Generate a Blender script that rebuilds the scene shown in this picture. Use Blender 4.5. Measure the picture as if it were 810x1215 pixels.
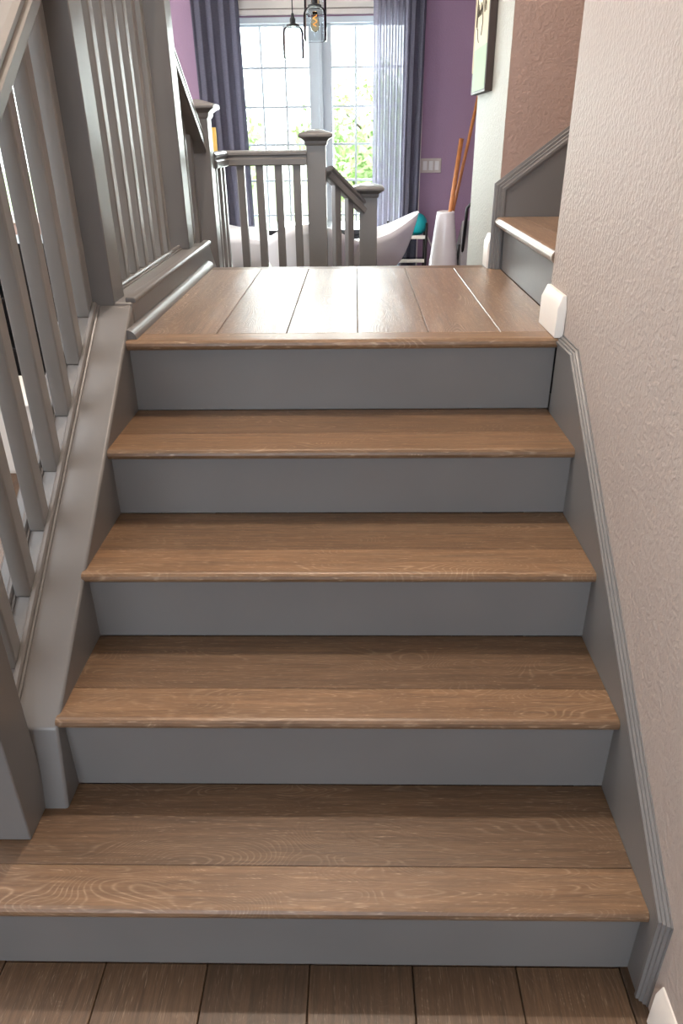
import bpy, bmesh, math, random
from mathutils import Vector, Matrix
random.seed(7)
S = bpy.context.scene
for o in list(bpy.data.objects): bpy.data.objects.remove(o, do_unlink=True)

# ------------------------------------------------------------------ camera
F_PX, PITCH, YAW, ROLL = 854.75, 0.48208, -0.02237, -0.01251
CAM = Vector((0.0411, -0.8242, 1.4141))
cd = bpy.data.cameras.new('camera'); cam = bpy.data.objects.new('camera', cd)
S.collection.objects.link(cam); S.camera = cam
fwd = Vector((math.sin(YAW)*math.cos(PITCH), math.cos(YAW)*math.cos(PITCH), -math.sin(PITCH)))
r0 = Vector((math.cos(YAW), -math.sin(YAW), 0)); u0 = r0.cross(fwd)
rr = r0*math.cos(ROLL) + u0*math.sin(ROLL); uu = -r0*math.sin(ROLL) + u0*math.cos(ROLL)
cam.matrix_world = Matrix(((rr.x, uu.x, -fwd.x, CAM.x), (rr.y, uu.y, -fwd.y, CAM.y), (rr.z, uu.z, -fwd.z, CAM.z), (0, 0, 0, 1)))
cd.sensor_fit = 'VERTICAL'; cd.sensor_height = 36.0; cd.lens = F_PX*36.0/1215.0
cd.clip_start = 0.02; cd.clip_end = 200

# ------------------------------------------------------------------ world, lights, exposure
W = bpy.data.worlds.new('sky'); S.world = W; W.use_nodes = True
nt = W.node_tree; nt.nodes.clear()
wo = nt.nodes.new('ShaderNodeOutputWorld'); bg = nt.nodes.new('ShaderNodeBackground')
tc = nt.nodes.new('ShaderNodeTexCoord'); sx = nt.nodes.new('ShaderNodeSeparateXYZ'); cr = nt.nodes.new('ShaderNodeValToRGB')
cr.color_ramp.elements[0].position = 0.45; cr.color_ramp.elements[0].color = (0.80, 0.88, 0.86, 1)
cr.color_ramp.elements[1].position = 0.62; cr.color_ramp.elements[1].color = (0.86, 0.95, 1.0, 1)
mr = nt.nodes.new('ShaderNodeMapRange'); mr.inputs[1].default_value = -1; mr.inputs[2].default_value = 1
nt.links.new(tc.outputs['Generated'], sx.inputs[0]); nt.links.new(sx.outputs['Z'], mr.inputs[0])
nt.links.new(mr.outputs[0], cr.inputs[0]); nt.links.new(cr.outputs[0], bg.inputs[0])
bg.inputs[1].default_value = 7.0; nt.links.new(bg.outputs[0], wo.inputs[0])

def area(name, loc, rot, sx_, sy_, power, col):
    l = bpy.data.lights.new(name, 'AREA'); l.shape = 'RECTANGLE'; l.size = sx_; l.size_y = sy_; l.energy = power; l.color = col
    o = bpy.data.objects.new(name, l); S.collection.objects.link(o); o.location = loc; o.rotation_euler = rot
    return o
R90 = math.pi/2
area('daylight_through_glass_doors', (-0.2, 5.25, 1.15), (-R90, 0, 0), 1.2, 2.0, 185, (0.90, 0.98, 0.95))
area('daylight_through_front_windows', (-0.9, -4.3, 1.75), (R90, 0, 0), 2.8, 1.5, 68, (0.66, 0.79, 1.0))
area('daylight_through_high_window', (-2.9, 0.6, 3.5), (0, -R90*0.75, 0), 2.4, 1.4, 40, (0.97, 0.96, 1.0))
area('added_dining_fill', (-3.0, 4.0, 1.6), (0, -R90, 0), 1.3, 1.2, 75, (0.95, 0.97, 1.0))  # added fill to brighten the dining room; the wall behind it is solid
lp = bpy.data.lights.new('stairwell_lamp_light', 'POINT'); lp.energy = 370; lp.color = (1.0, 0.84, 0.70); lp.shadow_soft_size = 0.06
lo = bpy.data.objects.new('stairwell_lamp_light', lp); S.collection.objects.link(lo); lo.location = (-0.25, 1.5, 4.5)
VS = S.view_settings; VS.view_transform = 'Standard'; VS.look = 'None'; VS.gamma = 1; VS.use_curve_mapping = False
VS.exposure = -0.07
S.cycles.max_bounces = 8

# ------------------------------------------------------------------ helpers
def lin(c):
    return tuple(((x/255)/12.92 if x/255 <= .04045 else ((x/255+.055)/1.055)**2.4) for x in c) + (1.0,)
class NT:
    def __init__(s, name):
        s.m = bpy.data.materials.new(name); s.m.use_nodes = True; s.t = s.m.node_tree; s.t.nodes.clear()
        s.out = s.n('ShaderNodeOutputMaterial')
    def n(s, typ, **kw):
        nd = s.t.nodes.new(typ)
        for k, v in kw.items(): setattr(nd, k, v)
        return nd
    def l(s, a, b): s.t.links.new(a, b)
    def math(s, op, a, b=None, c=None):
        nd = s.n('ShaderNodeMath', operation=op)
        for i, x in enumerate((a, b, c)):
            if x is None: continue
            if isinstance(x, (int, float)): nd.inputs[i].default_value = x
            else: s.l(x, nd.inputs[i])
        return nd.outputs[0]
    def mix(s, f, a, b, mode='MIX'):
        nd = s.n('ShaderNodeMix', data_type='RGBA', blend_type=mode)
        for i, x in ((0, f), (6, a), (7, b)):
            if isinstance(x, (int, float)): nd.inputs[i].default_value = x
            elif isinstance(x, tuple): nd.inputs[i].default_value = x
            else: s.l(x, nd.inputs[i])
        return nd.outputs[2]
    def ramp(s, f, stops):
        nd = s.n('ShaderNodeValToRGB'); e = nd.color_ramp.elements
        while len(e) < len(stops): e.new(0.5)
        for i, (p, c) in enumerate(stops): e[i].position = p; e[i].color = c
        s.l(f, nd.inputs[0]); return nd.outputs[0]
    def noise(s, vec, scale, detail=2, rough=.5, dist=0):
        nd = s.n('ShaderNodeTexNoise'); nd.inputs['Scale'].default_value = scale; nd.inputs['Detail'].default_value = detail
        nd.inputs['Roughness'].default_value = rough; nd.inputs['Distortion'].default_value = dist
        if vec is not None: s.l(vec, nd.inputs['Vector'])
        return nd.outputs['Fac']
    def bump(s, h, strength, dist):
        nd = s.n('ShaderNodeBump'); nd.inputs['Strength'].default_value = strength; nd.inputs['Distance'].default_value = dist
        s.l(h, nd.inputs['Height']); return nd.outputs[0]
    def bsdf(s, col, rough=.5, metal=0, normal=None, spec=None, **kw):
        b = s.n('ShaderNodeBsdfPrincipled')
        if isinstance(col, tuple): b.inputs['Base Color'].default_value = col
        else: s.l(col, b.inputs['Base Color'])
        if isinstance(rough, (int, float)): b.inputs['Roughness'].default_value = rough
        else: s.l(rough, b.inputs['Roughness'])
        b.inputs['Metallic'].default_value = metal
        if spec is not None: b.inputs['Specular IOR Level'].default_value = spec
        if normal is not None: s.l(normal, b.inputs['Normal'])
        for k, v in kw.items(): b.inputs[k].default_value = v
        s.l(b.outputs[0], s.out.inputs[0]); return b
MATS = {}
def plain(name, rgb, rough=.5, metal=0, var=.06, scale=6, bump=0, bscale=200, **kw):
    t = NT(name); c = t.n('ShaderNodeTexCoord').outputs['Object']
    nz = t.noise(c, scale, 3)
    a = lin(rgb); lo_ = tuple(x*(1-var) for x in a[:3])+(1,); hi = tuple(min(1, x*(1+var)) for x in a[:3])+(1,)
    col = t.ramp(nz, [(.3, lo_), (.7, hi)])
    nrm = t.bump(t.noise(c, bscale, 2), bump, .002) if bump else None
    t.bsdf(col, rough, metal, nrm, **kw); MATS[name] = t.m; return t.m

def wood(name, axis, light=1.0, gloss=.36, ringk=.45, bk=.16, spec=.5, sat=1.0):
    """grain along axis 0 (x) or 1 (y); limed oak"""
    t = NT(name); tc = t.n('ShaderNodeTexCoord').outputs['Object']; oi = t.n('ShaderNodeObjectInfo')
    rnd = oi.outputs['Random']
    off = t.n('ShaderNodeCombineXYZ')
    t.l(t.math('MULTIPLY', rnd, 37.0), off.inputs[0]); t.l(t.math('MULTIPLY', rnd, 91.0), off.inputs[1]); t.l(t.math('MULTIPLY', rnd, 53.0), off.inputs[2])
    add = t.n('ShaderNodeVectorMath', operation='ADD'); t.l(tc, add.inputs[0]); t.l(off.outputs[0], add.inputs[1])
    def mp(al, ac, az):
        m = t.n('ShaderNodeMapping'); m.inputs['Scale'].default_value = (al, ac, az) if axis == 0 else (ac, al, az)
        t.l(add.outputs[0], m.inputs[0]); return m.outputs[0]
    base = t.noise(mp(2.2, 7, 3), 1.0, 2, .45, .3)
    rings = t.math('SINE', t.math('MULTIPLY', base, 400.0))
    ringm = t.math('MULTIPLY_ADD', rings, .5, .5)
    pores = t.noise(mp(26, 420, 60), 1.0, 2, .6)
    fibre = t.noise(mp(5, 110, 30), 1.0, 4, .65)
    tone = t.noise(mp(.8, 4, 2), 1.0, 2)
    dark = lin((92, 68, 50)); mid = lin((116, 86, 63)); lite = lin((140, 106, 79))
    col = t.ramp(fibre, [(.28, dark), (.5, mid), (.74, lite)])
    col = t.mix(t.math('MULTIPLY', ringm, .22), col, lin((92, 65, 46)))
    # limed pores: pale flecks gathered on the ring edges
    pm = t.n('ShaderNodeMapRange'); t.l(pores, pm.inputs[0]); pm.inputs[1].default_value = .56; pm.inputs[2].default_value = .70
    rp = t.math('POWER', ringm, 3.0)
    pt = t.n('ShaderNodeMapRange'); t.l(t.noise(mp(2.5, 16, 6), 1.0, 3, .6), pt.inputs[0]); pt.inputs[1].default_value = .45; pt.inputs[2].default_value = .72
    patch = t.math('MULTIPLY', pt.outputs[0], t.math('MULTIPLY_ADD', t.noise(mp(60, 200, 60), 1.0, 2), 1.6, -.1))
    lim = t.math('MAXIMUM', t.math('MULTIPLY', pm.outputs[0], t.math('MULTIPLY_ADD', rp, .35, .14)), t.math('MULTIPLY', t.math('POWER', ringm, 5.0), t.math('MULTIPLY', patch, ringk)))
    col = t.mix(lim, col, lin((205, 176, 148)))
    tn = t.math('MULTIPLY_ADD', tone, .5, .75)
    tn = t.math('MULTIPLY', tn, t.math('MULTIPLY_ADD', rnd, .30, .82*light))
    hsv = t.n('ShaderNodeHueSaturation'); t.l(col, hsv.inputs['Color']); t.l(tn, hsv.inputs['Value']); hsv.inputs['Saturation'].default_value = sat; hsv.inputs['Hue'].default_value = .506
    rg = t.math('MULTIPLY_ADD', fibre, .10, gloss)
    nrm = t.bump(t.math('ADD', t.math('MULTIPLY', pores, .6), t.math('MULTIPLY', ringm, .4)),   bk, .0010)
    t.bsdf(hsv.outputs[0], rg, 0, nrm, spec=spec); MATS[name] = t.m; return t.m
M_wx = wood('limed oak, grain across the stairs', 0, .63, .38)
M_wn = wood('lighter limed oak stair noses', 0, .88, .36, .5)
M_wy = wood('limed oak, grain along the landing', 1, 1.12, .31, .6, .4, .6, .82)
M_wf = wood('darker oak floor planks', 1, .44, .40, .2)

def painted(name='satin taupe grey trim paint', a0=(108, 105, 103), a1=(115, 112, 110)):
    t = NT(name); c = t.n('ShaderNodeTexCoord').outputs['Object']
    a = t.noise(c, 3, 2); b = t.noise(c, 60, 3)
    col = t.ramp(a, [(.3, lin(a0)), (.7, lin(a1))])
    nrm = t.bump(b, .05, .002)
    t.bsdf(col, .36, 0, nrm, spec=.45); return t.m
M_paint = painted()
M_paint_lit = painted('satin lighter grey baluster paint', (134, 133, 131), (142, 141, 139))  # same trim paint, lightened to put the light on the near balusters into its colour
def textured_wall(name, rgb, strength=.3):
    t = NT(name); c = t.n('ShaderNodeTexCoord').outputs['Object']
    a = t.noise(c, 1.4, 3); n1 = t.noise(c, 95, 2, .5); n2 = t.noise(c, 240, 2, .5)
    k = lin(rgb); col = t.ramp(a, [(.3, tuple(x*.96 for x in k[:3])+(1,)), (.7, k)])
    h = t.math('ADD', t.ramp(n1, [(.42, (0, 0, 0, 1)), (.62, (1, 1, 1, 1))]), t.math('MULTIPLY', n2, .5))
    t.bsdf(col, .6, 0, t.bump(h, strength, .003), spec=.35); return t.m
M_beige = textured_wall('orange peel beige wall', (176, 163, 154))
M_tan = textured_wall('tan stairwell wall', (168, 142, 130), .3)
M_cream = textured_wall('pale textured wall', (168, 166, 156), .5)
M_purple = textured_wall('muted purple wall', (168, 138, 162), .2)
M_ceil = textured_wall('white ceiling', (225, 222, 216), .3)
M_white = plain('white semi gloss paint', (226, 220, 212), .4, var=.02)
M_doorw = plain('white door paint', (205, 215, 222), .4, var=.02)
M_chair = plain('white moulded shell plastic', (240, 240, 242), .35, var=.01)
M_ceramic = plain('white glazed ceramic', (212, 208, 210), .2, var=.03)
M_black = plain('black satin paint', (18, 18, 20), .4, var=.1)
M_tabletop = plain('black table lacquer', (26, 24, 30), .3, var=.1)
M_teal = plain('teal plastic', (20, 170, 178), .35, var=.03)
M_polew = plain('orange stained wood pole', (186, 118, 66), .45, var=.15, scale=30)
M_yellow = plain('honey yellow wood', (226, 182, 92), .5, var=.08)
M_dowel = plain('pale dowel wood', (176, 140, 100), .5, var=.1)
M_chrome = plain('dark bronze metal', (60, 56, 54), .35, .8)
M_plate = plain('almond switch plate', (205, 192, 180), .4, var=.01)
M_rock = plain('white switch rocker', (232, 228, 222), .35, var=.01)
M_dark = plain('dark gap', (22, 20, 19), .9, var=.05)
M_canvas_side = plain('dark canvas frame edge', (48, 34, 28), .6)
M_cream_print = plain('cream print', (196, 184, 156), .7, var=.02)
M_green_print = plain('soft green print', (150, 172, 138), .7, var=.03)
M_ink = plain('brown black ink', (58, 50, 40), .7)
M_tanprint = plain('tan print border', (165, 146, 112), .7, var=.03)
M_cloth_dark = plain('grey woven fabric', (150, 148, 150), .9, bump=.3, bscale=400)
M_grass = plain('lawn green', (170, 190, 140), .9, var=.3, scale=40)
M_leaf = plain('leaf green', (176, 200, 140), .6, var=.4, scale=3)
M_bark = plain('bark brown', (96, 80, 62), .9, var=.3, scale=12)
M_deck = plain('pale concrete patio', (190, 186, 178), .8, var=.05)
M_fence = plain('pale fence boards', (200, 196, 186), .8, var=.05)

def curtain_mat(name, rgb, trans):
    t = NT(name); c = t.n('ShaderNodeTexCoord').outputs['Object']
    m = t.n('ShaderNodeMapping'); m.inputs['Scale'].default_value = (60, 60, 500); t.l(c, m.inputs[0])
    nz = t.noise(m.outputs[0], 1, 2)
    k = lin(rgb); col = t.ramp(nz, [(.3, tuple(x*.8 for x in k[:3])+(1,)), (.7, k)])
    d = t.n('ShaderNodeBsdfDiffuse'); t.l(col, d.inputs[0]); tl = t.n('ShaderNodeBsdfTranslucent'); t.l(col, tl.inputs[0])
    tr = t.n('ShaderNodeBsdfTransparent'); m1 = t.n('ShaderNodeMixShader'); m1.inputs[0].default_value = .35
    m2 = t.n('ShaderNodeMixShader'); m2.inputs[0].default_value = trans
    t.l(d.outputs[0], m1.inputs[1]); t.l(tl.outputs[0], m1.inputs[2]); t.l(m1.outputs[0], m2.inputs[1]); t.l(tr.outputs[0], m2.inputs[2])
    t.l(m2.outputs[0], t.out.inputs[0]); return t.m
M_curt = curtain_mat('grey linen curtain', (118, 116, 130), 0.02)
M_sheer = curtain_mat('grey sheer curtain', (165, 162, 178), 0.34)
def glass_mat(name, tint, refl):
    t = NT(name); g = t.n('ShaderNodeBsdfGlossy'); g.inputs['Roughness'].default_value = .02
    tr = t.n('ShaderNodeBsdfTransparent'); tr.inputs[0].default_value = tint
    fr = t.n('ShaderNodeLayerWeight'); fr.inputs[0].default_value = refl
    mx = t.n('ShaderNodeMixShader'); t.l(fr.outputs['Fresnel'], mx.inputs[0]); t.l(tr.outputs[0], mx.inputs[1]); t.l(g.outputs[0], mx.inputs[2])
    t.l(mx.outputs[0], t.out.inputs[0]); return t.m
M_glass = glass_mat('clear window glass', (.97, .98, .98, 1), .12)
M_jar = glass_mat('clear jar glass', (.93, .95, .96, 1), .16)
M_bulb = glass_mat('amber bulb glass', (1.0, .86, .66, 1), .1)
M_shelfglass = glass_mat('frosted shelf plastic', (.75, .78, .8, 1), .5)
def emit(name, rgb, st):
    t = NT(name); e = t.n('ShaderNodeEmission'); e.inputs[0].default_value = lin(rgb); e.inputs[1].default_value = st
    t.l(e.outputs[0], t.out.inputs[0]); return t.m
M_fil = emit('glowing amber filament', (255, 176, 80), 2.5)
M_lampglow = emit('warm lamp diffuser', (255, 226, 190), 6)

def vbm(): return bmesh.new()
def box(bm, x0, x1, y0, y1, z0, z1):
    v = [bm.verts.new(p) for p in ((x0,y0,z0),(x1,y0,z0),(x1,y1,z0),(x0,y1,z0),(x0,y0,z1),(x1,y0,z1),(x1,y1,z1),(x0,y1,z1))]
    for f in ((0,3,2,1),(4,5,6,7),(0,1,5,4),(1,2,6,5),(2,3,7,6),(3,0,4,7)): bm.faces.new([v[i] for i in f])
def prism(bm, pts, axis, a, b):
    """pts 2D polygon; axis x: (y,z); y: (x,z); z: (x,y)"""
    def P(p, t): return (t, p[0], p[1]) if axis == 'x' else (p[0], t, p[1]) if axis == 'y' else (p[0], p[1], t)
    A = [bm.verts.new(P(p, a)) for p in pts]; B = [bm.verts.new(P(p, b)) for p in pts]
    bm.faces.new(A); bm.faces.new(B[::-1]); n = len(pts)
    for i in range(n): bm.faces.new([A[i], B[i], B[(i+1) % n], A[(i+1) % n]])
def sweep(bm, prof, path, side, up=None):
    """sweep closed profile [(s,t)] along straight path segments; s along `side`, t along the in-plane normal (mitred)"""
    side = Vector(side); rings = []
    path = [Vector(p) for p in path]
    for i, p in enumerate(path):
        ds = []
        if i > 0: ds.append((p-path[i-1]).normalized())
        if i < len(path)-1: ds.append((path[i+1]-p).normalized())
        ns = [d.cross(side) for d in ds]
        ns = [n if (up is None or n.dot(Vector(up)) > 0) else -n for n in ns]
        n = sum(ns, Vector()).normalized(); k = 1/max(.2, n.dot(ns[0]))
        rings.append([bm.verts.new(p + side*a + n*b*k) for a, b in prof])
    m = len(prof)
    for A, B in zip(rings, rings[1:]):
        for j in range(m): bm.faces.new([A[j], A[(j+1) % m], B[(j+1) % m], B[j]])
    bm.faces.new(rings[0]); bm.faces.new(rings[-1][::-1])
def lathe(bm, prof, c=(0,0,0), n=32, cap=True):
    rings = []
    for r, z in prof: rings.append([bm.verts.new((c[0]+r*math.cos(2*math.pi*k/n), c[1]+r*math.sin(2*math.pi*k/n), c[2]+z)) for k in range(n)])
    for A, B in zip(rings, rings[1:]):
        for j in range(n): bm.faces.new([A[j], A[(j+1) % n], B[(j+1) % n], B[j]])
    if cap:
        bm.faces.new(rings[0][::-1]); bm.faces.new(rings[-1])
def tube(bm, pts, r, n=8):
    pts = [Vector(p) for p in pts]; rings = []
    for i, p in enumerate(pts):
        d = (pts[min(i+1, len(pts)-1)]-pts[max(i-1, 0)]).normalized()
        a = d.orthogonal().normalized() if i == 0 else (prev-d*prev.dot(d)).normalized()
        prev = a; b = d.cross(a); rad = r[i] if isinstance(r, (list, tuple)) else r
        rings.append([bm.verts.new(p + a*rad*math.cos(2*math.pi*k/n) + b*rad*math.sin(2*math.pi*k/n)) for k in range(n)])
    for A, B in zip(rings, rings[1:]):
        for j in range(n): bm.faces.new([A[j], A[(j+1) % n], B[(j+1) % n], B[j]])
    bm.faces.new(rings[0][::-1]); bm.faces.new(rings[-1])
def finish(name, bm, mat, parent=None, loc=(0,0,0), rot=None, bevel=0, smooth=False, seg=2):
    bmesh.ops.recalc_face_normals(bm, faces=bm.faces)
    me = bpy.data.meshes.new(name); bm.to_mesh(me); bm.free(); me.materials.append(mat)
    o = bpy.data.objects.new(name, me); S.collection.objects.link(o); o.location = loc
    if rot: o.rotation_euler = rot
    if parent is not None: o.parent = parent
    if smooth:
        for p in me.polygons: p.use_smooth = True
    if bevel:
        b = o.modifiers.new('bevel', 'BEVEL'); b.width = bevel; b.segments = seg; b.limit_method = 'ANGLE'; b.angle_limit = .6
        if seg > 1:
            for p in me.polygons: p.use_smooth = True
            try: me.set_sharp_from_angle(angle=.9)
            except Exception: pass
    return o
def B(name, mat, parent, x0, x1, y0, y1, z0, z1, bevel=0, seg=2):
    """box whose origin sits at its centre"""
    cx, cy, cz = (x0+x1)/2, (y0+y1)/2, (z0+z1)/2; bm = vbm()
    box(bm, x0-cx, x1-cx, y0-cy, y1-cy, z0-cz, z1-cz)
    pl = parent.location if parent is not None else Vector((0, 0, 0))
    return finish(name, bm, mat, parent, (cx-pl.x, cy-pl.y, cz-pl.z), None, bevel, seg=seg)
def thing(name, label, cat, loc=(0,0,0), group=None, rz=0):
    o = bpy.data.objects.new(name, None); S.collection.objects.link(o); o.location = loc; o.rotation_euler = (0, 0, rz)
    o.empty_display_size = .05; o['label'] = label; o['category'] = cat
    if group: o['group'] = group
    return o
def tag(o, label, cat, group=None):
    o['label'] = label; o['category'] = cat
    if group: o['group'] = group
    return o
def struct(o, label=None, cat=None):
    o['kind'] = 'structure'
    if label: o['label'] = label; o['category'] = cat
    return o
def dup(o, parent, loc, name=None):
    c = o.copy(); S.collection.objects.link(c); c.parent = parent; c.location = loc
    return c
def offs(pts, d): return [(a+d[0], b+d[1]) for a, b in pts]

# ------------------------------------------------------------------ key dimensions (metres)
Z = [0, .193, .393, .575, .754, .949]          # tread heights, landing last
Y = [0, .2615, .512, .774, 1.0376]             # riser planes
XL, XR = -.551, .557                           # faces of curb and right skirt
WALL = .571                                    # right wall plane
OV = .026; TT = .024                           # nosing overhang, tread thickness
LAND = Z[5]; YB = 2.17                         # landing rear edge
RL = LAND-.19; 
# ------------------------------------------------------------------ floor
fl = B('floor', M_dark, None, -3.2, 2.6, -4.4, 5.1, -.12, -.013)
struct(fl, 'dark oak plank floor at the foot of the stairs', 'floor')
pw = .197; xs = [-.640 + pw*k for k in range(-12, 7)]
base_pl = None
for ci, x in enumerate(xs):
    y = -4.3 + (ci*0.47 % 1.1)
    first = True; yy = -4.3
    ln = .5 + (ci*0.53 % 1.0)
    while yy < 5.0:
        y1 = min(yy+ln, 5.0)
        if -.78 < x+.02 and x+pw-.02 < .64:     # planks beside and under the stairs stop at the first riser
            if yy < 0 < y1 or -.25 < y1 <= 0: y1 = 0.0
            elif 0 <= yy and y1 < 3.25: yy = y1; ln = 1.45; continue
        x1 = min(x+pw, .575) if x < .575 and yy < 1.1 else x+pw
        if x < .575 or yy > 2.8 :
            ye_ = min(y1, 3.555) if x > -1.6 else y1
            if x1-x > .02 and ye_-yy > .03:
                B('floor_board', M_wf, fl, x+.0008, x1-.0008, yy+.0008, ye_-.0008, -.013, 0.0, .0015, 1)
        yy = y1
        ln = 1.45 if yy != 0 else 3.3
DF = .12   # the dining floor sits a little higher than the floor at the foot of the stairs
fd = B('floor_dining', M_dark, None, -1.55, 2.48, 3.56, 4.98, .0, DF-.013); struct(fd)
for i in range(20):
    x = -1.55+.2015*i
    B('floor_board', M_wf, fd, x+.0008, x+.2007, 3.56, 4.98, DF-.013, DF, .0015, 1)
# ------------------------------------------------------------------ walls, ceiling
def wallbox(name, mat, boxes, label=None):
    bm = vbm()
    for b in boxes: box(bm, *b)
    o = finish(name, bm, mat); o['kind'] = 'structure'
    if label: o['label'] = label; o['category'] = 'wall'
    return o
wallbox('wall_right', M_beige, [(WALL, .70, -4.3, 1.2, 0, 5.0), (.70, 3.4, 1.08, 1.2, 0, 5.0)], 'orange peel textured beige wall on the right of the stairs')
wallbox('wall_stairwell', M_tan, [(.5756, 3.4, 2.10, 2.22, 0, 5.0), (3.4, 3.5, 1.08, 2.22, 0, 5.0)], 'tan wall above the upper flight, beyond the wall corner')
wallbox('wall_corner', M_cream, [(.575, .5755, 2.10, 2.80, 0, 5.0), (.5755, .70, 2.221, 2.80, 0, 5.0)], 'pale textured wall end beyond the landing under the picture')
DX0, DX1 = -.90, .51    # glass door opening
wallbox('wall_back', M_purple, [(-1.55, DX0, 5.0, 5.12, 0, 2.8), (DX1, 2.6, 5.0, 5.12, 0, 2.8), (DX0, DX1, 5.0, 5.12, 2.12, 2.8)], 'muted purple wall around the glass doors')
wallbox('wall_back_left', M_tan, [(-3.2, -2.75, 5.0, 5.12, 0, 2.8), (-1.85, -1.55, 5.0, 5.12, 0, 2.8), (-2.75, -1.85, 5.0, 5.12, 2.0, 2.8), (-2.75, -1.85, 5.0, 5.12, 0, .85)])
wallbox('wall_dining_right', M_purple, [(2.5, 2.6, 2.22, 5.0, 0, 2.8), (.70, 2.6, 2.22, 2.34, 0, 2.8)])
wallbox('wall_left', M_tan, [(-3.2, -3.1, -4.4, 5.0, 0, 2.7), (-3.2, -3.1, -4.4, -.8, 2.7, 5.0), (-3.2, -3.1, 2.0, 5.0, 2.7, 5.0), (-3.2, -3.1, -.8, 2.0, 4.4, 5.0)])
wallbox('wall_front', M_beige, [(-3.2, -2.4, -4.5, -4.4, 0, 5), (.6, .75, -4.5, -4.4, 0, 5), (-2.4, .6, -4.5, -4.4, 0, .95), (-2.4, .6, -4.5, -4.4, 2.55, 5)])
wallbox('wall_header', M_beige, [(-3.2, .7, 2.95, 3.05, 2.8, 5.0)])
ce = wallbox('ceiling', M_ceil, [(-3.2, 3.5, -4.5, 3.05, 5.0, 5.1), (-3.2, 2.6, 3.05, 5.12, 2.8, 2.9)])

# baseboards (white)
def chamfer_board(name, x0, x1, y0, y1, z0, h, parent=None, bevel=0.012):
    """board on a wall facing -x (chamfered on the x0 side and the y0 end)"""
    c = .013; bm = vbm()
    lo_ = [(x0,y0,z0),(x1,y0,z0),(x1,y1,z0),(x0,y1,z0)]
    mi = [(x0,y0,z0+h-.03),(x1,y0,z0+h-.03),(x1,y1,z0+h-.03),(x0,y1,z0+h-.03)]
    tp = [(x0+c,y0+c,z0+h),(x1,y0+c,z0+h),(x1,y1,z0+h),(x0+c,y1,z0+h)]
    L = [[bm.verts.new(p) for p in q] for q in (lo_, mi, tp)]
    for A, C in zip(L, L[1:]):
        for j in range(4): bm.faces.new([A[j], A[(j+1) % 4], C[(j+1) % 4], C[j]])
    bm.faces.new(L[0][::-1]); bm.faces.new(L[2])
    return finish(name, bm, M_white, parent, bevel=.002)
o = chamfer_board('baseboard_landing', .547, .5705, 1.018, 1.195, LAND, .103); struct(o, 'short white baseboard block at the wall corner on the landing', 'baseboard')
o = chamfer_board('baseboard_corner', .549, .5745, 2.098, 2.20, LAND, .12); struct(o, 'short white baseboard block beyond the landing by the pale wall', 'baseboard')
bm = vbm(); prism(bm, [(.579, 0), (.560, 0), (.560, .085), (.568, .105), (.579, .11)], 'y', -4.2, -.094)
o = finish('baseboard_right', bm, M_white, bevel=.001); struct(o, 'white baseboard at the foot of the right wall', 'baseboard')
bm = vbm(); box(bm, .515, 2.5, 4.985, 5.0, DF, .23); o = finish('baseboard_back', bm, M_white); struct(o)

# ------------------------------------------------------------------ main staircase
st = thing('staircase', 'four oak treads between grey painted risers climbing to the landing', 'staircase')
XT0 = -.82
for k in range(5):
    x0 = XT0 if k == 0 else XL-.012
    top = Z[k+1]-TT
    B('riser', M_paint, st, x0, XR+.002, Y[k], Y[k]+.018, Z[k]+.0015, top)
def nosing_profile(y0, y1, z, t=TT, ov_r=None):
    """bullnose board, section in (y,z), nose at y0"""
    r = t/2; pts = []
    for i in range(7):
        a = math.pi/2 + math.pi*i/6
        pts.append((y0+r+r*math.cos(a)*.9, z-r+r*math.sin(a)))
    return pts + [(y1, z-t), (y1, z)]
seams = [.069, .334, .594, .862, 1.09]
for k in range(1, 5):
    x0 = XT0-.02 if k == 1 else XL-.006
    yn = Y[k-1]-OV; ys = seams[k-1]; ye = Y[k]; z = Z[k]
    cy = (ys+ye)/2; cx = (x0+XR)/2
    t_ = B('tread', M_wx, st, x0, XR, ys+.0006, ye, z-TT, z, .0012, 1)
    bm = vbm(); prism(bm, [(a-ys, b-z) for a, b in nosing_profile(yn, ys-.0006, z)], 'x', x0-cx, XR-cx)
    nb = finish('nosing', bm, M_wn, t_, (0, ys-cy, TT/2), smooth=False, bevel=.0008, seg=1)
    for p in nb.data.polygons: p.use_smooth = False
B('end_panel', M_paint, st, XT0, XT0+.018, .02, Y[1]+.6, .0015, Z[1]-TT)
# right skirt board + stepped moulding
rake = (Z[5]-Z[1]-.0)/(Y[4]-Y[0])*1.0
skl = [(-.052, .001), (-.052, .222), (.885, .938), (1.018, .938), (1.018, Z[4]-.01)]
bm = vbm()
def skirt_poly():
    # quads down from rake line to beneath the treads
    return [(-.052, .001), (-.052, .222), (.885, .938), (1.016, .938), (1.016, .70), (.10, .001)]
prism(bm, skirt_poly(), 'x', XR, WALL)
sk = finish('skirt_board', bm, M_paint, st, bevel=.0012, seg=1)
prof = [(0, -.004), (-.017, -.004), (-.018, .001), (-.018, .004), (-.013, .005), (-.013, .009), (-.008, .010), (-.008, .014), (-.003, .0155), (-.003, .019), (0, .019)]
bm = vbm(); sweep(bm, prof, [(WALL, -.052, .001), (WALL, -.052, .222), (WALL, .885, .938), (WALL, 1.020, .938)], (1, 0, 0), (0, -1, 1))
finish('skirt_moulding', bm, M_paint, sk)
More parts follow.
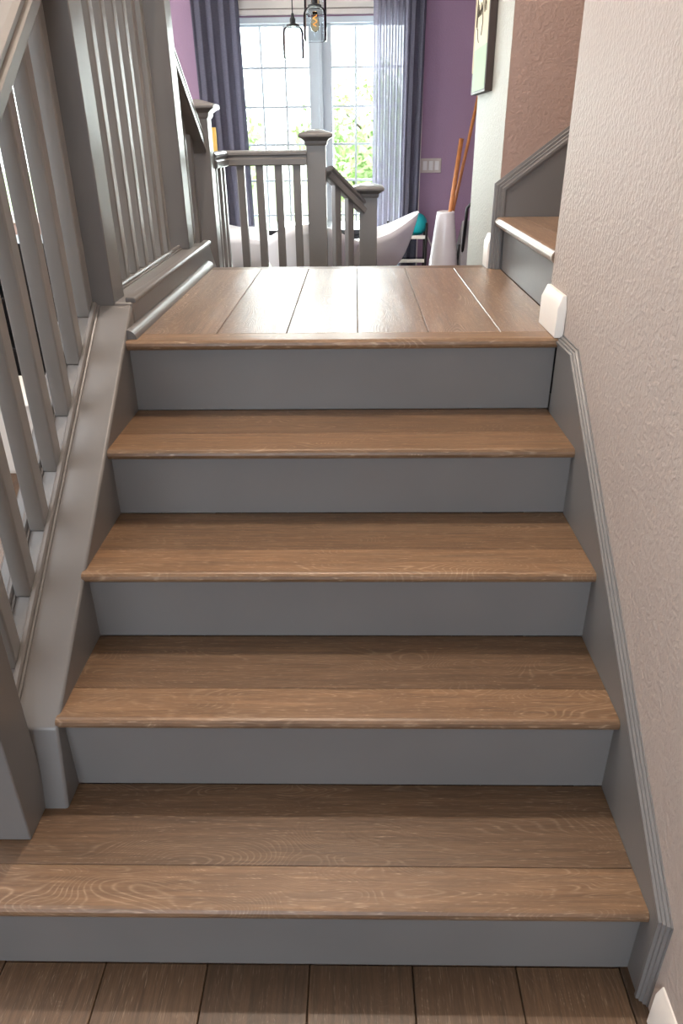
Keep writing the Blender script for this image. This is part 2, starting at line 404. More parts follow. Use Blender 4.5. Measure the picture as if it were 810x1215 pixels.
# left curb: sloped box stringer with cap bead and fillet
XO = -.742; KZ = .378; K0 = (.232, KZ); SL = (1.020-KZ)/(1.115-.232)
def capz(y): return KZ + SL*(y-.232)
bm = vbm(); prism(bm, [(.196, Z[1]), K0, (1.115, 1.022), (1.115, .0), (.196, 0)], 'x', XO, XL)
cb = finish('curb_stringer', bm, M_paint, st, bevel=.006)
cb['label'] = 'sloped grey painted stringer under the balusters'
bead = [(-.010, 0), (-.010, .008), (-.007, .013), (-.003, .015), (.003, .015), (.006, .011), (.007, .005), (.011, .004), (.011, 0)]
bm = vbm(); sweep(bm, bead, [(-.647, .20, capz(.20)), (-.647, 1.112, capz(1.112)+.001)], (1, 0, 0), (0, 0, 1))
finish('cap_bead', bm, M_paint, cb, smooth=False)
bm = vbm(); sweep(bm, bead, [(-.701, .26, capz(.26)), (-.701, 1.118, capz(1.118)+.001)], (1, 0, 0), (0, 0, 1))
finish('cap_bead', bm, M_paint, cb)
for ya in (1.0,):
    pass

# ------------------------------------------------------------------ landing
ld = thing('landing', 'oak plank landing at the top of the four steps', 'landing', (0, 1.6, 0))
def LB(*a, **k): return B(*a, **k)
lx = [XL+.001, -.329, -.142, .047, .235, .424, .60]
for i in range(6):
    B('floor_board', M_wy, ld, lx[i]+.0008, lx[i+1]-.0008, 1.0905, YB-.045, LAND-.02, LAND, .0012, 1)
bm = vbm(); prism(bm, [(a-1.05, b-LAND) for a, b in nosing_profile(Y[4]-OV, 1.09, LAND, .026)], 'x', -.56, .56)
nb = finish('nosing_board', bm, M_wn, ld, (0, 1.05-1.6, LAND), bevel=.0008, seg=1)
bm = vbm(); prism(bm, [(-(a+2.13), b-LAND) for a, b in nosing_profile(-(YB+.025), -(YB-.046), LAND, .024)], 'x', -.565, .545)
nb2 = finish('nosing_board', bm, M_wx, ld, (0, 2.13-1.6, LAND), bevel=.0008, seg=1)
B('subfloor', M_dark, ld, -.55, .62, 1.06, YB-.02, LAND-.16, LAND-.021)
B('fascia', M_paint, ld, XL, .575, YB-.018, YB, RL, LAND-.022)
# curb along the landing, then raking down the rear flight
LC = 1.026
bm = vbm(); prism(bm, [(1.117, 0), (1.117, LC), (2.262, LC+.006), (2.70, .64), (2.70, .46), (3.25, .46), (3.25, 0)], 'x', XO, XL)
lc = finish('curb', bm, M_paint, ld, (0, -1.6, 0), bevel=.006)
lc['label'] = 'grey painted curb with a bead along the landing'
bm = vbm(); sweep(bm, bead, [(-.637, 1.212, LC), (-.637, 2.12, LC+.005)], (1, 0, 0), (0, 0, 1)); finish('cap_bead', bm, M_paint, lc, smooth=False)
bm = vbm(); sweep(bm, [(-.02, -.002), (-.02, .012), (.004, .012), (.009, .008), (.009, -.002)], [(XL, 1.125, LC), (XL, 2.255, LC+.006)], (1, 0, 0), (0, 0, 1)); finish('cap_edge', bm, M_paint, lc, bevel=.003)
qr = [(0, 0)] + [(.024*math.cos(a), .024*math.sin(a)) for a in [math.pi/2*i/6 for i in range(7)]]
bm = vbm(); prism(bm, [(XL+a, LAND+b) for a, b in qr], 'y', 1.034, 2.195)
q_ = finish('quarter_round', bm, M_paint, ld, (0, -1.6, 0)); q_['label'] = 'grey quarter round moulding along the landing curb'
# skirt face beneath curb front: side of landing nose on the left
# ------------------------------------------------------------------ newels, balusters, rails
RAIL = [(-.024, 0), (.024, 0), (.032, .004), (.032, .028), (.022, .035), (.022, .041), (.030, .046), (.030, .055), (.020, .062), (0, .066), (-.020, .062), (-.030, .055), (-.030, .046), (-.022, .041), (-.022, .035), (-.032, .028), (-.032, .004)]
def newel(parent, cx, cy, z0, z1, w=.095, cap=True, rot=0):
    h = w/2; bm = vbm(); box(bm, -h, h, -h, h, 0, z1-z0)
    loc = Vector((cx, cy, z0))-parent.location
    nw = finish('newel_post', bm, M_paint, parent, loc, (0, 0, rot), bevel=.003)
    if cap:
        bm = vbm()
        lv = [(h+.003, -.03), (h+.008, -.022), (h+.008, -.010), (h+.022, 0), (h+.034, .006), (h+.036, .010), (h+.036, .020), (h+.030, .025), (h*.5, .040), (h*.2, .043)]
        rings = [[bm.verts.new((sx_*r, sy_*r, z)) for sx_, sy_ in ((-1,-1),(1,-1),(1,1),(-1,1))] for r, z in lv]
        for A, C in zip(rings, rings[1:]):
            for j in range(4): bm.faces.new([A[j], A[(j+1) % 4], C[(j+1) % 4], C[j]])
        bm.faces.new(rings[0][::-1]); bm.faces.new(rings[-1])
        finish('newel_cap', bm, M_paint, nw, (0, 0, z1-z0), bevel=.0015)
    return nw
def baluster(parent, cx, cy, zb, zt, sb=0, st_=0, axis='y', w=.038, rot=0):
    """sb, st_: slope of bottom and top cut along axis"""
    h = w/2; bm = vbm()
    c = [(-h,-h),(h,-h),(h,h),(-h,h)]
    k = 1 if axis == 'y' else 0
    lo_ = [bm.verts.new((x, y, sb*((x, y)[k]))) for x, y in c]
    hi = [bm.verts.new((x, y, zt-zb+st_*((x, y)[k]))) for x, y in c]
    bm.faces.new(lo_[::-1]); bm.faces.new(hi)
    for j in range(4): bm.faces.new([lo_[j], lo_[(j+1) % 4], hi[(j+1) % 4], hi[j]])
    return finish('baluster', bm, M_paint_lit if cy < 2.2 else M_paint, parent, Vector((cx, cy, zb))-parent.location, (0, 0, rot), bevel=.004)  # near balusters carry the painted-in light, backlit rear ones keep the trim paint
XN = -.645; XBAL = -.6735
LBY = [1.325, 1.445, 1.56, 1.675, 1.785, 1.895, 2.0]
# 1 stair railing (foot newel to the landing newel)
r1 = thing('stair_railing', 'grey stair railing beside the lower flight, nearest on the left', 'railing', (XN, .17, Z[1]))
newel(r1, XN, .168, Z[1], 1.22)
newel(r1, XN, 1.163, capz(1.10)+.004, 2.06)
railz = lambda y: 1.428 + .72*(y-.665)
for y in (.346, .472, .598, .722, .847, .973, 1.0975):
    baluster(r1, XBAL, y, capz(y)+.001, railz(y)+.004, SL, .72)
bm = vbm(); a = (0, .17+.046, railz(.216)); b_ = (0, 1.163-.046, railz(1.117))
sweep(bm, RAIL, [(0, .216-.17, railz(.216)-Z[1]), (0, 1.117-.17, railz(1.117)-Z[1])], (1, 0, 0), (0, 0, 1)); finish('handrail', bm, M_paint, r1)
# 2 landing guard
r2 = thing('landing_railing', 'grey upright guard railing along the left side of the landing', 'railing', (XN, 2.14, LC))
newel(r2, XN, 2.145, LC+.005, 2.06)
for i in range(7):
    y = LBY[i]+.0175
    baluster(r2, XBAL, y, LC+.002, 1.935)
bm = vbm(); sweep(bm, RAIL, [(0, 1.212-2.14, 1.93-LC), (0, 2.097-2.14, 1.93-LC)], (1, 0, 0), (0, 0, 1)); finish('handrail', bm, M_paint, r2)
# 3 railing descending beyond the landing
r3 = thing('rear_stair_railing', 'grey railing descending beyond the landing to a capped post', 'railing', (XN, 2.74, .46))
newel(r3, XN, 2.76, .46, 1.515)
rz3 = lambda y: 1.345 + .66*(2.72-y)
for y in (2.26, 2.378, 2.495, 2.62):
    zb = (LC+.006) - max(0, (y-2.262))*(LC+.006-.64)/.438
    baluster(r3, XBAL, y, zb, rz3(y)+.004, -.88 if y > 2.27 else 0, -.66)
bm = vbm(); sweep(bm, RAIL, [(0, 2.191-2.74, rz3(2.191)-.46), (0, 2.714-2.74, rz3(2.714)-.46)], (1, 0, 0), (0, 0, 1)); finish('handrail', bm, M_paint, r3)
# 4 level railing turning to the two capped posts
YD = 3.2
r4 = thing('dining_railing', 'grey level railing between two flat capped posts before the glass doors', 'railing', (-.15, YD, .38))
newel(r4, -.152, YD, .38, 1.40)
th = math.atan2(.20, .265)
EX, EY = .112, 3.40
newel(r4, EX, EY, .19, 1.145)
RB = [(a, b*1.06) for a, b in RAIL]
lz = 1.283
bm = vbm()
L0 = Vector((-.15, YD, .38))
sweep(bm, RB, [Vector((-.61, YD-.034, lz))-L0, Vector((-.199, YD-.034, lz))-L0][:2], (0, 1, 0), (0, 0, 1))
finish('handrail', bm, M_paint, r4)
bm = vbm(); sweep(bm, RB, [Vector((-.617, 2.808, lz))-L0, Vector((-.617, YD-.002, lz))-L0], (1, 0, 0), (0, 0, 1)); finish('handrail', bm, M_paint, r4)
for x in (-.532, -.437, -.342, -.25): baluster(r4, x, YD-.034, .385, lz+.004)
for y in (2.90, 3.02, 3.12): baluster(r4, -.625, y, .461, lz+.004)
d = Vector((EX+.152, EY-YD, 0)).normalized(); sd = Vector((-d.y, d.x, 0))
pa = Vector((-.152, YD, 0))+d*.05; pb = Vector((EX, EY, 0))-d*.05
za, zb_ = 1.225, 1.04
bm = vbm(); sweep(bm, RAIL, [Vector((pa.x, pa.y, za))-L0, Vector((pb.x, pb.y, zb_))-L0], sd, (0, 0, 1)); finish('handrail', bm, M_paint, r4)
for f in (.30, .66):
    p = pa.lerp(pb, f); baluster(r4, p.x, p.y, .19, za+(zb_-za)*f+.004, 0, (zb_-za)/(pb-pa).length, 'x', .038, math.atan2(d.y, d.x))
# rear steps down to the dining floor
rs = thing('rear_staircase', 'oak steps going down beyond the landing toward the dining room', 'staircase', (0, YB, 0))
for (y0, y1, z1, z0) in ((YB, 2.43, RL, 0), (2.43, 2.69, RL-.19, 0), (2.69, 3.245, .38, 0)):
    B('riser', M_paint, rs, -.55, .574, y1-.018, y1, 0.001, z1-TT)
    B('tread', M_wx, rs, -.55, .574, y0+.001, y1+(.02 if y1 < 2.6 else 0), z1-TT, z1, .004)
B('tread', M_wx, rs, -.25, .57, 3.262, 3.53, .19-TT, .19, .004)
B('riser', M_paint, rs, -.25, .57, 3.50, 3.518, .001, .19-TT)

# ------------------------------------------------------------------ upper flight (turns right)
us = thing('upper_staircase', 'upper flight turning right off the landing behind the wall corner', 'staircase', (.6, 1.6, LAND))
XU = .602
for k in range(4):
    x0 = XU+.255*k; z0 = LAND+.187*k
    B('riser', M_paint, us, x0, x0+.018, 1.2, 2.078, z0+.001, z0+.187-TT)
    bm = vbm(); xe = x0+.255
    prism(bm, [(a, b) for a, b in nosing_profile(x0-.040-x0, x0+.06-x0, 0, .034)], 'y', -.438, .438)
    tr = B('tread', M_wy, us, x0+.0605, xe, 1.2, 2.078, z0+.187-TT, z0+.187, .001, 1)
    ctr = Vector(((x0+.0605+xe)/2, 1.639, z0+.187-TT/2))
    nb = finish('nosing', bm, M_wy, tr, Vector((x0, 1.639, z0+.187))-ctr, bevel=.0008, seg=1)
z0 = LAND
bm = vbm(); prism(bm, [(.579, z0), (.579, z0+.285), (XU+1.0, z0+.285+.76), (XU+1.0, z0+.3), (.8, z0)], 'y', 2.079, 2.1)
us_sk = finish('skirt_board', bm, M_paint, us, (-.6, -1.6, -LAND), bevel=.001, seg=1)
us_sk['label'] = 'grey skirt board climbing the far wall'
pm_ = [(0, -.014), (-.024, -.014), (-.027, -.008), (-.027, .0), (-.019, .002), (-.019, .010), (-.012, .012), (-.012, .020), (-.004, .022), (-.003, .030), (0, .030)]
bm = vbm(); sweep(bm, [(-x if False else x, y) for x, y in pm_], [(.585, 2.1, z0+.001), (.585, 2.1, z0+.285), (XU+1.0, 2.1, z0+.285+.757)], (0, 1, 0), (-1, 0, 1))
finish('skirt_moulding', bm, M_paint, us_sk)

# ------------------------------------------------------------------ glass doors
dr = thing('door_1', 'white gridded glass double doors behind the railing', 'door', (-.2, 5.0, 0)); dr['kind'] = 'structure'
del dr['category']; del dr['label']
def D(name, mat, par, x0, x1, y0, y1, z0, z1, bevel=.003): return B(name, mat, par, x0, x1, y0, y1, z0, z1, bevel, 1)
fr = vbm()
for b in ((DX0, DX0+.05, 4.99, 5.10, 0, 2.12), (DX1-.05, DX1, 4.99, 5.10, 0, 2.12), (DX0, DX1, 4.99, 5.10, 2.085, 2.12)): box(fr, *b)
finish('door_frame', fr, M_doorw, dr, (.2, -5.0, 0), bevel=.002)
bm = vbm()
for i, (z0, z1, y) in enumerate(((2.13, 2.16, 4.965), (2.165, 2.215, 4.975), (2.22, 2.25, 4.955), (2.25, 2.34, 4.975))): box(bm, -.93, .50, y, 5.0, z0, z1)
finish('head_casing', bm, M_white, dr, (.2, -5.0, 0), bevel=.003)
bm = vbm(); box(bm, .50, .515, 4.972, 5.0, 0, 2.12); box(bm, -.93, -.90, 4.975, 5.0, 0, 2.12); finish('side_casing', bm, M_white, dr, (.2, -5.0, 0), bevel=.002)
for (a, b, gx0, gx1) in ((-.85, -.199, -.77, -.276), (-.195, .46, -.117, .378)):
    lf = B('door_leaf', M_doorw, dr, a, gx0, 5.02, 5.065, .01, 2.083, .003, 1)
    cx = (a+gx0)/2; cyc = 5.0425; cz = (.01+2.083)/2
    bm = vbm()
    box(bm, gx1-cx, b-cx, -.0225, .0225, .01-cz, 2.083-cz); box(bm, gx0-cx, gx1-cx, -.0225, .0225, 2.068-cz, 2.083-cz); box(bm, gx0-cx, gx1-cx, -.0225, .0225, .01-cz, .17-cz)
    finish('stile', bm, M_doorw, lf, (0, 0, 0), bevel=.002)
    bm = vbm()
    pwid = (gx1-gx0)/3
    for i in (1, 2): box(bm, gx0+pwid*i-.007-cx, gx0+pwid*i+.007-cx, -.014, .014, .17-cz, 2.068-cz)
    for j in range(1, 8): box(bm, gx0-cx, gx1-cx, -.0135, .0135, 2.068-.2373*j-.007-cz, 2.068-.2373*j+.007-cz)
    finish('muntin', bm, M_doorw, lf)
    for i in range(3):
        for j in range(8):
            xa = gx0+pwid*i+.007; za_ = 2.068-.2373*(j+1)+.007
            bm = vbm(); box(bm, xa-cx, xa+pwid-.014-cx, -.003, .003, za_-cz, za_+.2233-cz); finish('pane', bm, M_glass, lf)
bm = vbm(); box(bm, -.21, -.183, 5.0, 5.02, .01, 2.083); finish('astragal', bm, M_doorw, dr, (.2, -5, 0), bevel=.003)

# window seen through the left balusters
wn = thing('window_1', '', '', (-2.3, 5.0, .85)); wn['kind'] = 'structure'; del wn['label']; del wn['category']
bm = vbm()
for b in ((-2.75, -2.69, 4.98, 5.1, .85, 2.0), (-1.91, -1.85, 4.98, 5.1, .85, 2.0), (-2.69, -1.91, 4.98, 5.1, .85, .91), (-2.69, -1.91, 4.98, 5.1, 1.94, 2.0), (-2.32, -2.28, 5.0, 5.08, .91, 1.94)): box(bm, *b)
finish('window_frame', bm, M_white, wn, (2.3, -5.0, -.85), bevel=.003)
for a, b in ((-2.69, -2.32), (-2.28, -1.91)): B('pane', M_glass, wn, a, b, 5.05, 5.056, .91, 1.94)
wf = thing('window_2', '', '', (-.9, -4.45, .95)); wf['kind'] = 'structure'; del wf['label']; del wf['category']
bm = vbm()
for b in ((-2.4, -2.34, -4.5, -4.38, .95, 2.55), (.54, .6, -4.5, -4.38, .95, 2.55), (-2.34, .54, -4.5, -4.38, .95, 1.01), (-2.34, .54, -4.5, -4.38, 2.49, 2.55), (-1.42, -1.38, -4.48, -4.40, 1.01, 2.49), (-.42, -.38, -4.48, -4.40, 1.01, 2.49)): box(bm, *b)
finish('window_frame', bm, M_white, wf, (.9, 4.45, -.95), bevel=.003)

# ------------------------------------------------------------------ curtains
def curtain(name, mat, x0, x1, y, z0, z1, folds, amp, label, lean=0, seed=0, squeeze=0):
    rnd = random.Random(seed); n = folds*10; rows = 14; bm = vbm(); ph = [rnd.uniform(-.5, .5) for _ in range(folds+2)]
    V = []
    for j in range(rows+1):
        t = j/rows; row = []
        for i in range(n+1):
            s = i/n; x = x0+(x1-x0)*s*(1-squeeze*t)+squeeze*t*(x1-x0)*.5+lean*t
            w = math.sin(2*math.pi*s*folds + ph[int(s*folds)]*.6 + .5*math.sin(3*t+ph[int(s*folds)]))
            a = amp*(.75+.4*ph[int(s*folds)])
            row.append(bm.verts.new((x + .35*a*math.sin(4*math.pi*s*folds), y+a*w*(.85+.25*t), z1+(z0-z1)*t)))
        V.append(row)
    for j in range(rows):
        for i in range(n): bm.faces.new([V[j][i], V[j][i+1], V[j+1][i+1], V[j+1][i]])
    cx = (x0+x1)/2
    bmesh.ops.translate(bm, verts=bm.verts, vec=(-cx, -y, -z0))
    o = finish(name, bm, mat, None, (cx, y, z0), smooth=True)
    sl = o.modifiers.new('thickness', 'SOLIDIFY'); sl.thickness = .0015
    return tag(o, label, 'curtain')
curtain('curtain', M_curt, -1.04, -.725, 4.88, .14, 2.45, 4, .020, 'grey curtain hanging at the left edge of the glass doors', lean=.03, seed=3)
curtain('curtain', M_sheer, .165, .44, 4.88, .14, 2.45, 7, .026, 'sheer grey curtain covering the right part of the glass doors', lean=.0, seed=5)
curtain('curtain', M_curt, .40, .51, 4.85, .14, 2.45, 2, .02, 'opaque grey curtain edge hanging beside the purple wall', lean=-.02, seed=9)
bm = vbm(); tube(bm, [(-1.2, 4.88, 2.47), (.75, 4.88, 2.47)], .013, 12)
tag(finish('curtain_rod', bm, M_chrome, smooth=True), 'dark metal rod carrying the curtains over the glass doors', 'curtain rod')

# ------------------------------------------------------------------ pendant lamps
def pendant(x, y, ztop, r, h, label, up):
    t = thing('pendant_lamp', label, 'lamp', (x, y, 2.8), 'jar pendant lamps over the dining table')
    bm = vbm(); tube(bm, [(0, 0, 0), (0, 0, ztop-2.8+.05)], .003, 8); finish('cord', bm, M_black, t)
    bm = vbm(); lathe(bm, [(.05, -.02), (.05, -.003), (.045, 0)]); finish('canopy', bm, M_chrome, t, smooth=False)
    bm = vbm(); lathe(bm, [(.036, 0), (.036, .008), (.016, .014), (.016, .035), (.009, .045), (.006, .062)], n=24); sc = finish('socket', bm, M_black, t, (0, 0, ztop-2.8))
    bm = vbm()
    g = [(.034, .0), (.05, -.006), (r*.93, -.018), (r, -.034), (r, -h*.9), (r*.98, -h+.004), (r*.94, -h)]
    lathe(bm, g + [(a-.004, b) for a, b in g[::-1]], n=40, cap=False); finish('glass_shade', bm, M_jar, t, (0, 0, ztop-2.8), smooth=True)
    bm = vbm(); lathe(bm, [(.012, -.02), (.014, -.03), (.022, -.065), (.024, -.085), (.018, -.105), (.004, -.112)], n=20); bl = finish('bulb', bm, M_bulb, t, (0, 0, ztop-2.8), smooth=True)
    bm = vbm(); tube(bm, [(math.cos(i*.9)*.010, math.sin(i*.9)*.010, -.035-.004*i) for i in range(14)], .0016, 5); finish('filament', bm, M_fil, bl, (0, 0, 0))
    return t
pendant(-.305, 4.0, 1.955, .060, .155, 'left jar pendant lamp hanging lowest before the glass doors', 0)
pendant(-.178, 4.02, 2.15, .062, .145, 'highest jar pendant lamp, cut by the top of the picture', 0)
pendant(-.172, 3.82, 2.02, .062, .155, 'right jar pendant lamp hanging just under the highest one', 0)

# ------------------------------------------------------------------ dining furniture
tb = thing('dining_table', 'black dining table behind the railing among white chairs', 'table', (-.13, 4.3, DF))
B('tabletop', M_tabletop, tb, -.52, .10, 4.16, 4.70, .72+DF, .75+DF, .004)
B('apron', M_tabletop, tb, -.49, .07, 4.19, 4.67, .655+DF, .72+DF, .002)
for x, y in ((-.47, 4.21), (.05, 4.21), (-.47, 4.65), (.05, 4.65)): B('leg', M_tabletop, tb, x-.025, x+.025, y-.025, y+.025, DF, .655+DF, .002)
def shell_chair(x, y, rz, label, k=1.0):
    t = thing('shell_chair', label, 'chair', (x, y, DF), 'white shell armchairs around the dining table', rz)
    bm = vbm(); n = 48; m = 12; rings = []
    zb = .47*k
    for j in range(m+1):
        tt = j/m; ring = []
        for i in range(n):
            a = 2*math.pi*i/n      # 0 = back (+y)
            c = math.cos(a); s = math.sin(a)
            back = max(0, (c-.1)/.9)**1.2; arm = math.exp(-((abs(a if a < math.pi else 2*math.pi-a)-1.65)/.55)**2)
            h = (.68 + .17*back + .045*arm*(1-back*.9))*k
            rx = (.30 - .03*back)*k; ry = (.27 + .05*back)*k
            rad = tt**.42*(1-.10*(1-tt))
            zz = zb + (h-zb)*tt**2.0
            ring.append(bm.verts.new((s*rx*rad, c*ry*rad + .02*tt*back, zz)))
        rings.append(ring)
    for A, C in zip(rings, rings[1:]):
        for i in range(n): 
            q = [A[i], A[(i+1) % n], C[(i+1) % n], C[i]]
            if A is rings[0]: continue
            bm.faces.new(q)
    ctr = bm.verts.new((0, 0, zb))
    for i in range(n): bm.faces.new([ctr, rings[1][i], rings[1][(i+1) % n]])
    for v in rings[0]: bm.verts.remove(v)
    sh = finish('shell', bm, M_chair, t, smooth=True)
    sl = sh.modifiers.new('thickness', 'SOLIDIFY'); sl.thickness = .006; sl.offset = 0
    for sx_, sy_ in ((-1,-1),(1,-1),(1,1),(-1,1)):
        bm = vbm(); tube(bm, [(sx_*.12, sy_*.10, zb-.012), (sx_*.22, sy_*.21, 0.004)], [.014, .009], 10); finish('leg', bm, M_dowel, t, smooth=True)
    bm = vbm(); tube(bm, [(-.15, -.13, .30), (.15, .13, .30)], .004, 6); tube(bm, [(.15, -.13, .30), (-.15, .13, .30)], .004, 6); finish('brace', bm, M_black, t)
    return t
shell_chair(.112, 4.22, -R90*1.0, 'white shell armchair seen from the side, right of the posts')
shell_chair(-.235, 3.86, math.pi, 'white shell armchair with its back to the stairs, behind the middle post')
shell_chair(-.73, 4.35, R90*1.0, 'white shell armchair at the left end of the black table')

# floor vase and poles
bm = vbm(); pr_ = []
for i in range(60):
    z = .83*i/59; u_ = i/59
    r = .075 + .035*math.sin(min(1, u_/.55)*math.pi/2) - (.052*max(0, (u_-.45)/.55)**1.1)
    pr_.append((r + (.0012 if i % 2 else 0), z))
pr_ += [(pr_[-1][0]-.008, .835), (pr_[-1][0]-.012, .81), (pr_[-1][0]-.014, .55)]
VX, VY = .648, 4.40
lathe(bm, pr_, n=40); tag(finish('floor_vase', bm, M_ceramic, None, (VX, VY, DF), smooth=True), 'tall white ribbed ceramic vase holding wooden poles', 'vase')
bm = vbm(); tube(bm, [(-.012, 0, .56), (.085, .06, 1.385)], .0155, 10); tag(finish('wooden_pole', bm, M_polew, None, (VX, VY, 0), smooth=True), 'shorter thicker wooden pole leaning in the tall white vase', 'pole')
bm = vbm(); tube(bm, [(-.030, .034, .56), (.185, .11, 1.70)], .011, 10); tag(finish('wooden_pole', bm, M_polew, None, (VX+.012, VY, 0), smooth=True), 'longer thin wooden pole leaning in the vase toward the pale wall', 'pole')
# cart
ct = thing('utility_cart', 'small cart with pale shelves and dark posts beside the vase', 'cart', (.42, 4.78, DF))
for z in (.24, .42, .60, .76): 
    B('shelf', M_shelfglass, ct, .28, .545, 4.62, 4.79, z, z+.008, .002, 1)
    B('shelf_rim', M_white, ct, .28, .545, 4.614, 4.620, z-.006, z+.018, .001, 1)
for x in (.28, .545):
    for y in (4.614, 4.79):
        bm = vbm(); tube(bm, [(x-.42, y-4.78, 0), (x-.42, y-4.78, .86-DF)], .008, 8); finish('post', bm, M_chrome, ct)
bm = vbm(); bmesh.ops.create_icosphere(bm, subdivisions=4, radius=.078)
for v in bm.verts: v.co.z *= .97
tag(finish('ball', bm, M_teal, None, (.478, 4.705, .768+.076), smooth=True), 'teal ball resting on the top shelf of the cart', 'ball')
# switch plate
sw = thing('light_switch', 'almond three rocker light switch on the purple wall', 'switch', (.592, 5.0, 1.21))
B('plate', M_plate, sw, .517, .667, 4.992, 5.0, 1.162, 1.258, .004)
for i in range(3): 
    x = .592-.043+.043*i; rk = B('rocker', M_rock, sw, x-.0155, x+.0155, 4.987, 4.993, 1.18, 1.24, .002)
# partly hidden folding chair by the pale wall
fc = thing('folding_chair', 'black framed chair with pale seat, half hidden by the pale wall', 'chair', (.93, 4.35, DF))
bm = vbm(); tube(bm, [(-.16, .02, .02), (-.165, .0, .5), (-.155, -.06, .86), (-.10, -.07, .93), (.10, -.07, .93), (.155, -.06, .86), (.165, 0, .5), (.16, .02, .02)], .011, 8); finish('back_frame', bm, M_black, fc, smooth=True)
for lx_ in (-.18, .18):
    bm = vbm(); tube(bm, [(lx_, .35, .02), (lx_, .02, .62)], .010, 8); finish('front_leg', bm, M_black, fc, smooth=True)
bm = vbm()
prism(bm, [(-.03, .50), (-.01, .78), (.01, .78), (.36, .50), (.36, .48), (-.03, .48)], 'x', -.175, .175); finish('seat', bm, M_cloth_dark, fc, bevel=.01)
# honey coloured board behind the capped post
o = B('wooden_board', M_yellow, None, -.955, -.905, 4.70, 4.72, DF, 1.47, .002); tag(o, 'narrow honey yellow board standing behind the capped post', 'board')
# power cord low on purple wall
bm = vbm(); tube(bm, [(.54, 4.99, .82), (.58, 4.985, .74), (.62, 4.98, .66), (.75, 4.95, .52), (.86, 4.93, .42), (1.0, 4.96, .30)], .006, 6)
tag(finish('power_cord', bm, M_white, smooth=True), 'white power cord looping down the purple wall behind the vase', 'cord')

# picture on the pale wall
pc = thing('picture', 'dark edged canvas with cream and green bands and brown script', 'picture', (.575, 2.62, 1.95))
B('frame', M_canvas_side, pc, .545, .574, 2.43, 2.80, 1.56, 2.40, .001, 1)
B('print_cream', M_cream_print, pc, .5435, .545, 2.445, 2.765, 1.72, 2.385)
B('print_green', M_green_print, pc, .5435, .545, 2.445, 2.765, 1.57, 1.72)
B('print_border', M_tanprint, pc, .5432, .545, 2.765, 2.80, 1.64, 2.40)
bm = vbm()
random.seed(4)
def stroke(pts, r=.0016): tube(bm, [(.5425-.575, a-2.62, b-1.95) for a, b in pts], r, 5)
stroke([(2.74, 1.80), (2.735, 1.86), (2.73, 1.90), (2.715, 1.86), (2.72, 1.79)])
stroke([(2.70, 1.83), (2.69, 1.87), (2.675, 1.83), (2.66, 1.85), (2.65, 1.83), (2.63, 1.87), (2.62, 1.83), (2.60, 1.86)])
stroke([(2.60, 1.90), (2.59, 1.84), (2.575, 1.80), (2.60, 1.76)]); stroke([(2.56, 1.92), (2.555, 1.85), (2.54, 1.83), (2.52, 1.88), (2.50, 1.83)])
stroke([(2.70, 1.79), (2.69, 1.76), (2.66, 1.74)])
finish('script', bm, M_ink, pc)

# stairwell ceiling lamp
sl_ = thing('ceiling_lamp', 'small round ceiling lamp high over the landing', 'lamp', (-.25, 1.5, 5.0))
bm = vbm(); tube(bm, [(0, 0, 0), (0, 0, -.40)], .006, 8); lathe(bm, [(.09, -.40), (.07, -.385), (.02, -.38)], n=24); finish('stem', bm, M_chrome, sl_)

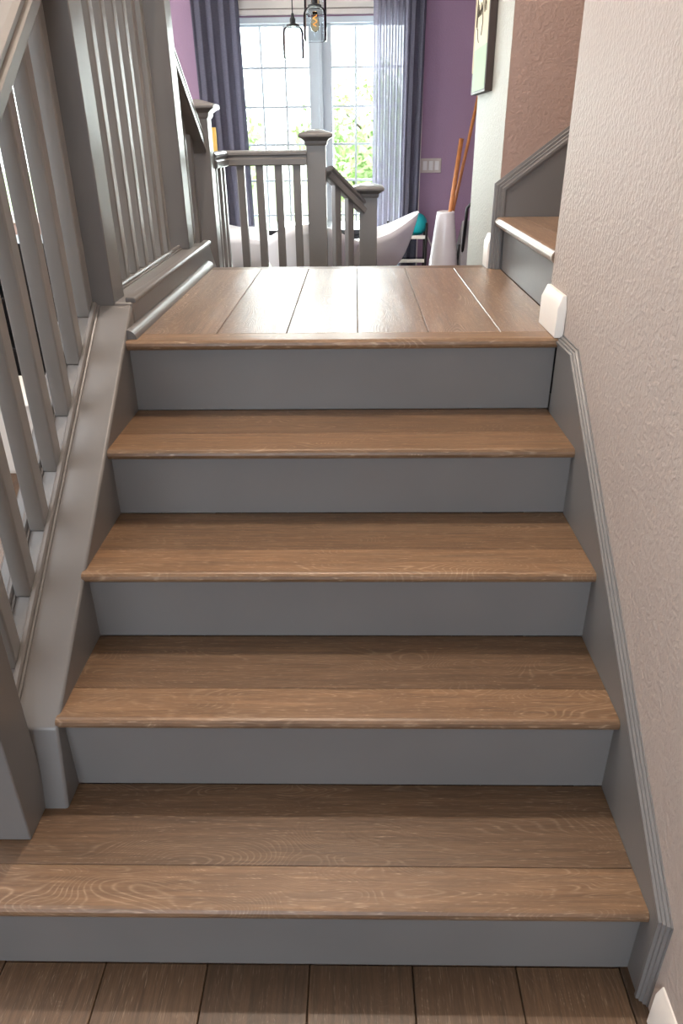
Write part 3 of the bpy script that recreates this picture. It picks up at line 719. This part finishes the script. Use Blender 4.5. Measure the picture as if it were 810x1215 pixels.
# left room, seen through the balusters
cab = thing('shelf_unit', 'black shelf unit beyond the stair balusters under the left window', 'shelf', (-1.9, 3.6, 0))
for x in (-2.55, -1.35): B('side', M_black, cab, x, x+.03, 3.2, 3.6, 0, .92, .002)
for z in (.06, .34, .62, .90): B('shelf', M_black, cab, -2.52, -1.35, 3.2, 3.6, z, z+.022, .002)
B('back_panel', M_black, cab, -2.52, -1.35, 3.585, 3.6, 0, .9)
bn = thing('storage_bin', 'white storage bin on the floor beyond the stair balusters', 'bin', (-1.55, 2.5, 0))
bm = vbm(); prism(bm, [(-.15, .002), (-.18, .33), (-.165, .33), (-.138, .014), (.138, .014), (.165, .33), (.18, .33), (.15, .002)], 'y', -.22, .22); box(bm, -.15, .15, -.22, -.205, .01, .33); box(bm, -.15, .15, .205, .22, .01, .33)
finish('body', bm, M_rock, bn); bm = vbm(); box(bm, -.19, .19, -.23, .23, .33, .345); finish('lid', bm, M_rock, bn, bevel=.004)

# ------------------------------------------------------------------ outdoors beyond the glass
o = B('patio', M_deck, None, -6, 6, 5.15, 8.5, -.2, -.06); struct(o)
o = B('lawn', M_grass, None, -30, 30, 8.5, 40, -.25, -.1); struct(o)
fn = thing('garden_fence', 'pale board fence beyond the patio', 'fence', (0, 13, -.1))
fb = B('fence_board', M_fence, fn, -5.0, -4.86, 13, 13.025, -.1, 1.5)
for i in range(1, 60): dup(fb, fn, (-5.0+.07+.168*i, .0125, .8))
def tree(x, y, h, r, seed, label):
    rnd = random.Random(seed); t = thing('tree', label, 'tree', (x, y, -.1))
    bm = vbm(); tube(bm, [(0, 0, 0), (.05, 0, h*.3), (-.04, .03, h*.6), (0, 0, h*.85)], [.12, .09, .06, .03], 8)
    for k in range(7):
        a = k*2.4; z = h*(.35+.07*k); tube(bm, [(0, 0, z), (math.cos(a)*r*.6, math.sin(a)*r*.6, z+r*.5)], [.04, .012], 6)
    finish('trunk', bm, M_bark, t, smooth=True)
    bm = vbm()
    cl = [(rnd.gauss(0, r*.45), rnd.gauss(0, r*.45), h*.45+rnd.random()*h*.55) for _ in range(26)]
    for i in range(3600):
        c = rnd.choice(cl); p = Vector(c)+Vector((rnd.gauss(0, 1), rnd.gauss(0, 1), rnd.gauss(0, 1)))*r*.17
        a = Vector((rnd.uniform(-1, 1), rnd.uniform(-1, 1), rnd.uniform(-1, 1))).normalized(); b = a.orthogonal().normalized()
        s = .05+rnd.random()*.04
        vs = [bm.verts.new(p-a*s), bm.verts.new(p+b*s*.45), bm.verts.new(p+a*s), bm.verts.new(p-b*s*.45)]; bm.faces.new(vs)
    f = finish('foliage', bm, M_leaf, t); f['kind'] = 'stuff'
tree(.45, 10.8, 2.1, .9, 1, 'leafy green tree outside the right glass door')
tree(-2.6, 11.0, 2.0, .9, 2, 'leafy tree farther out behind the left glass door')
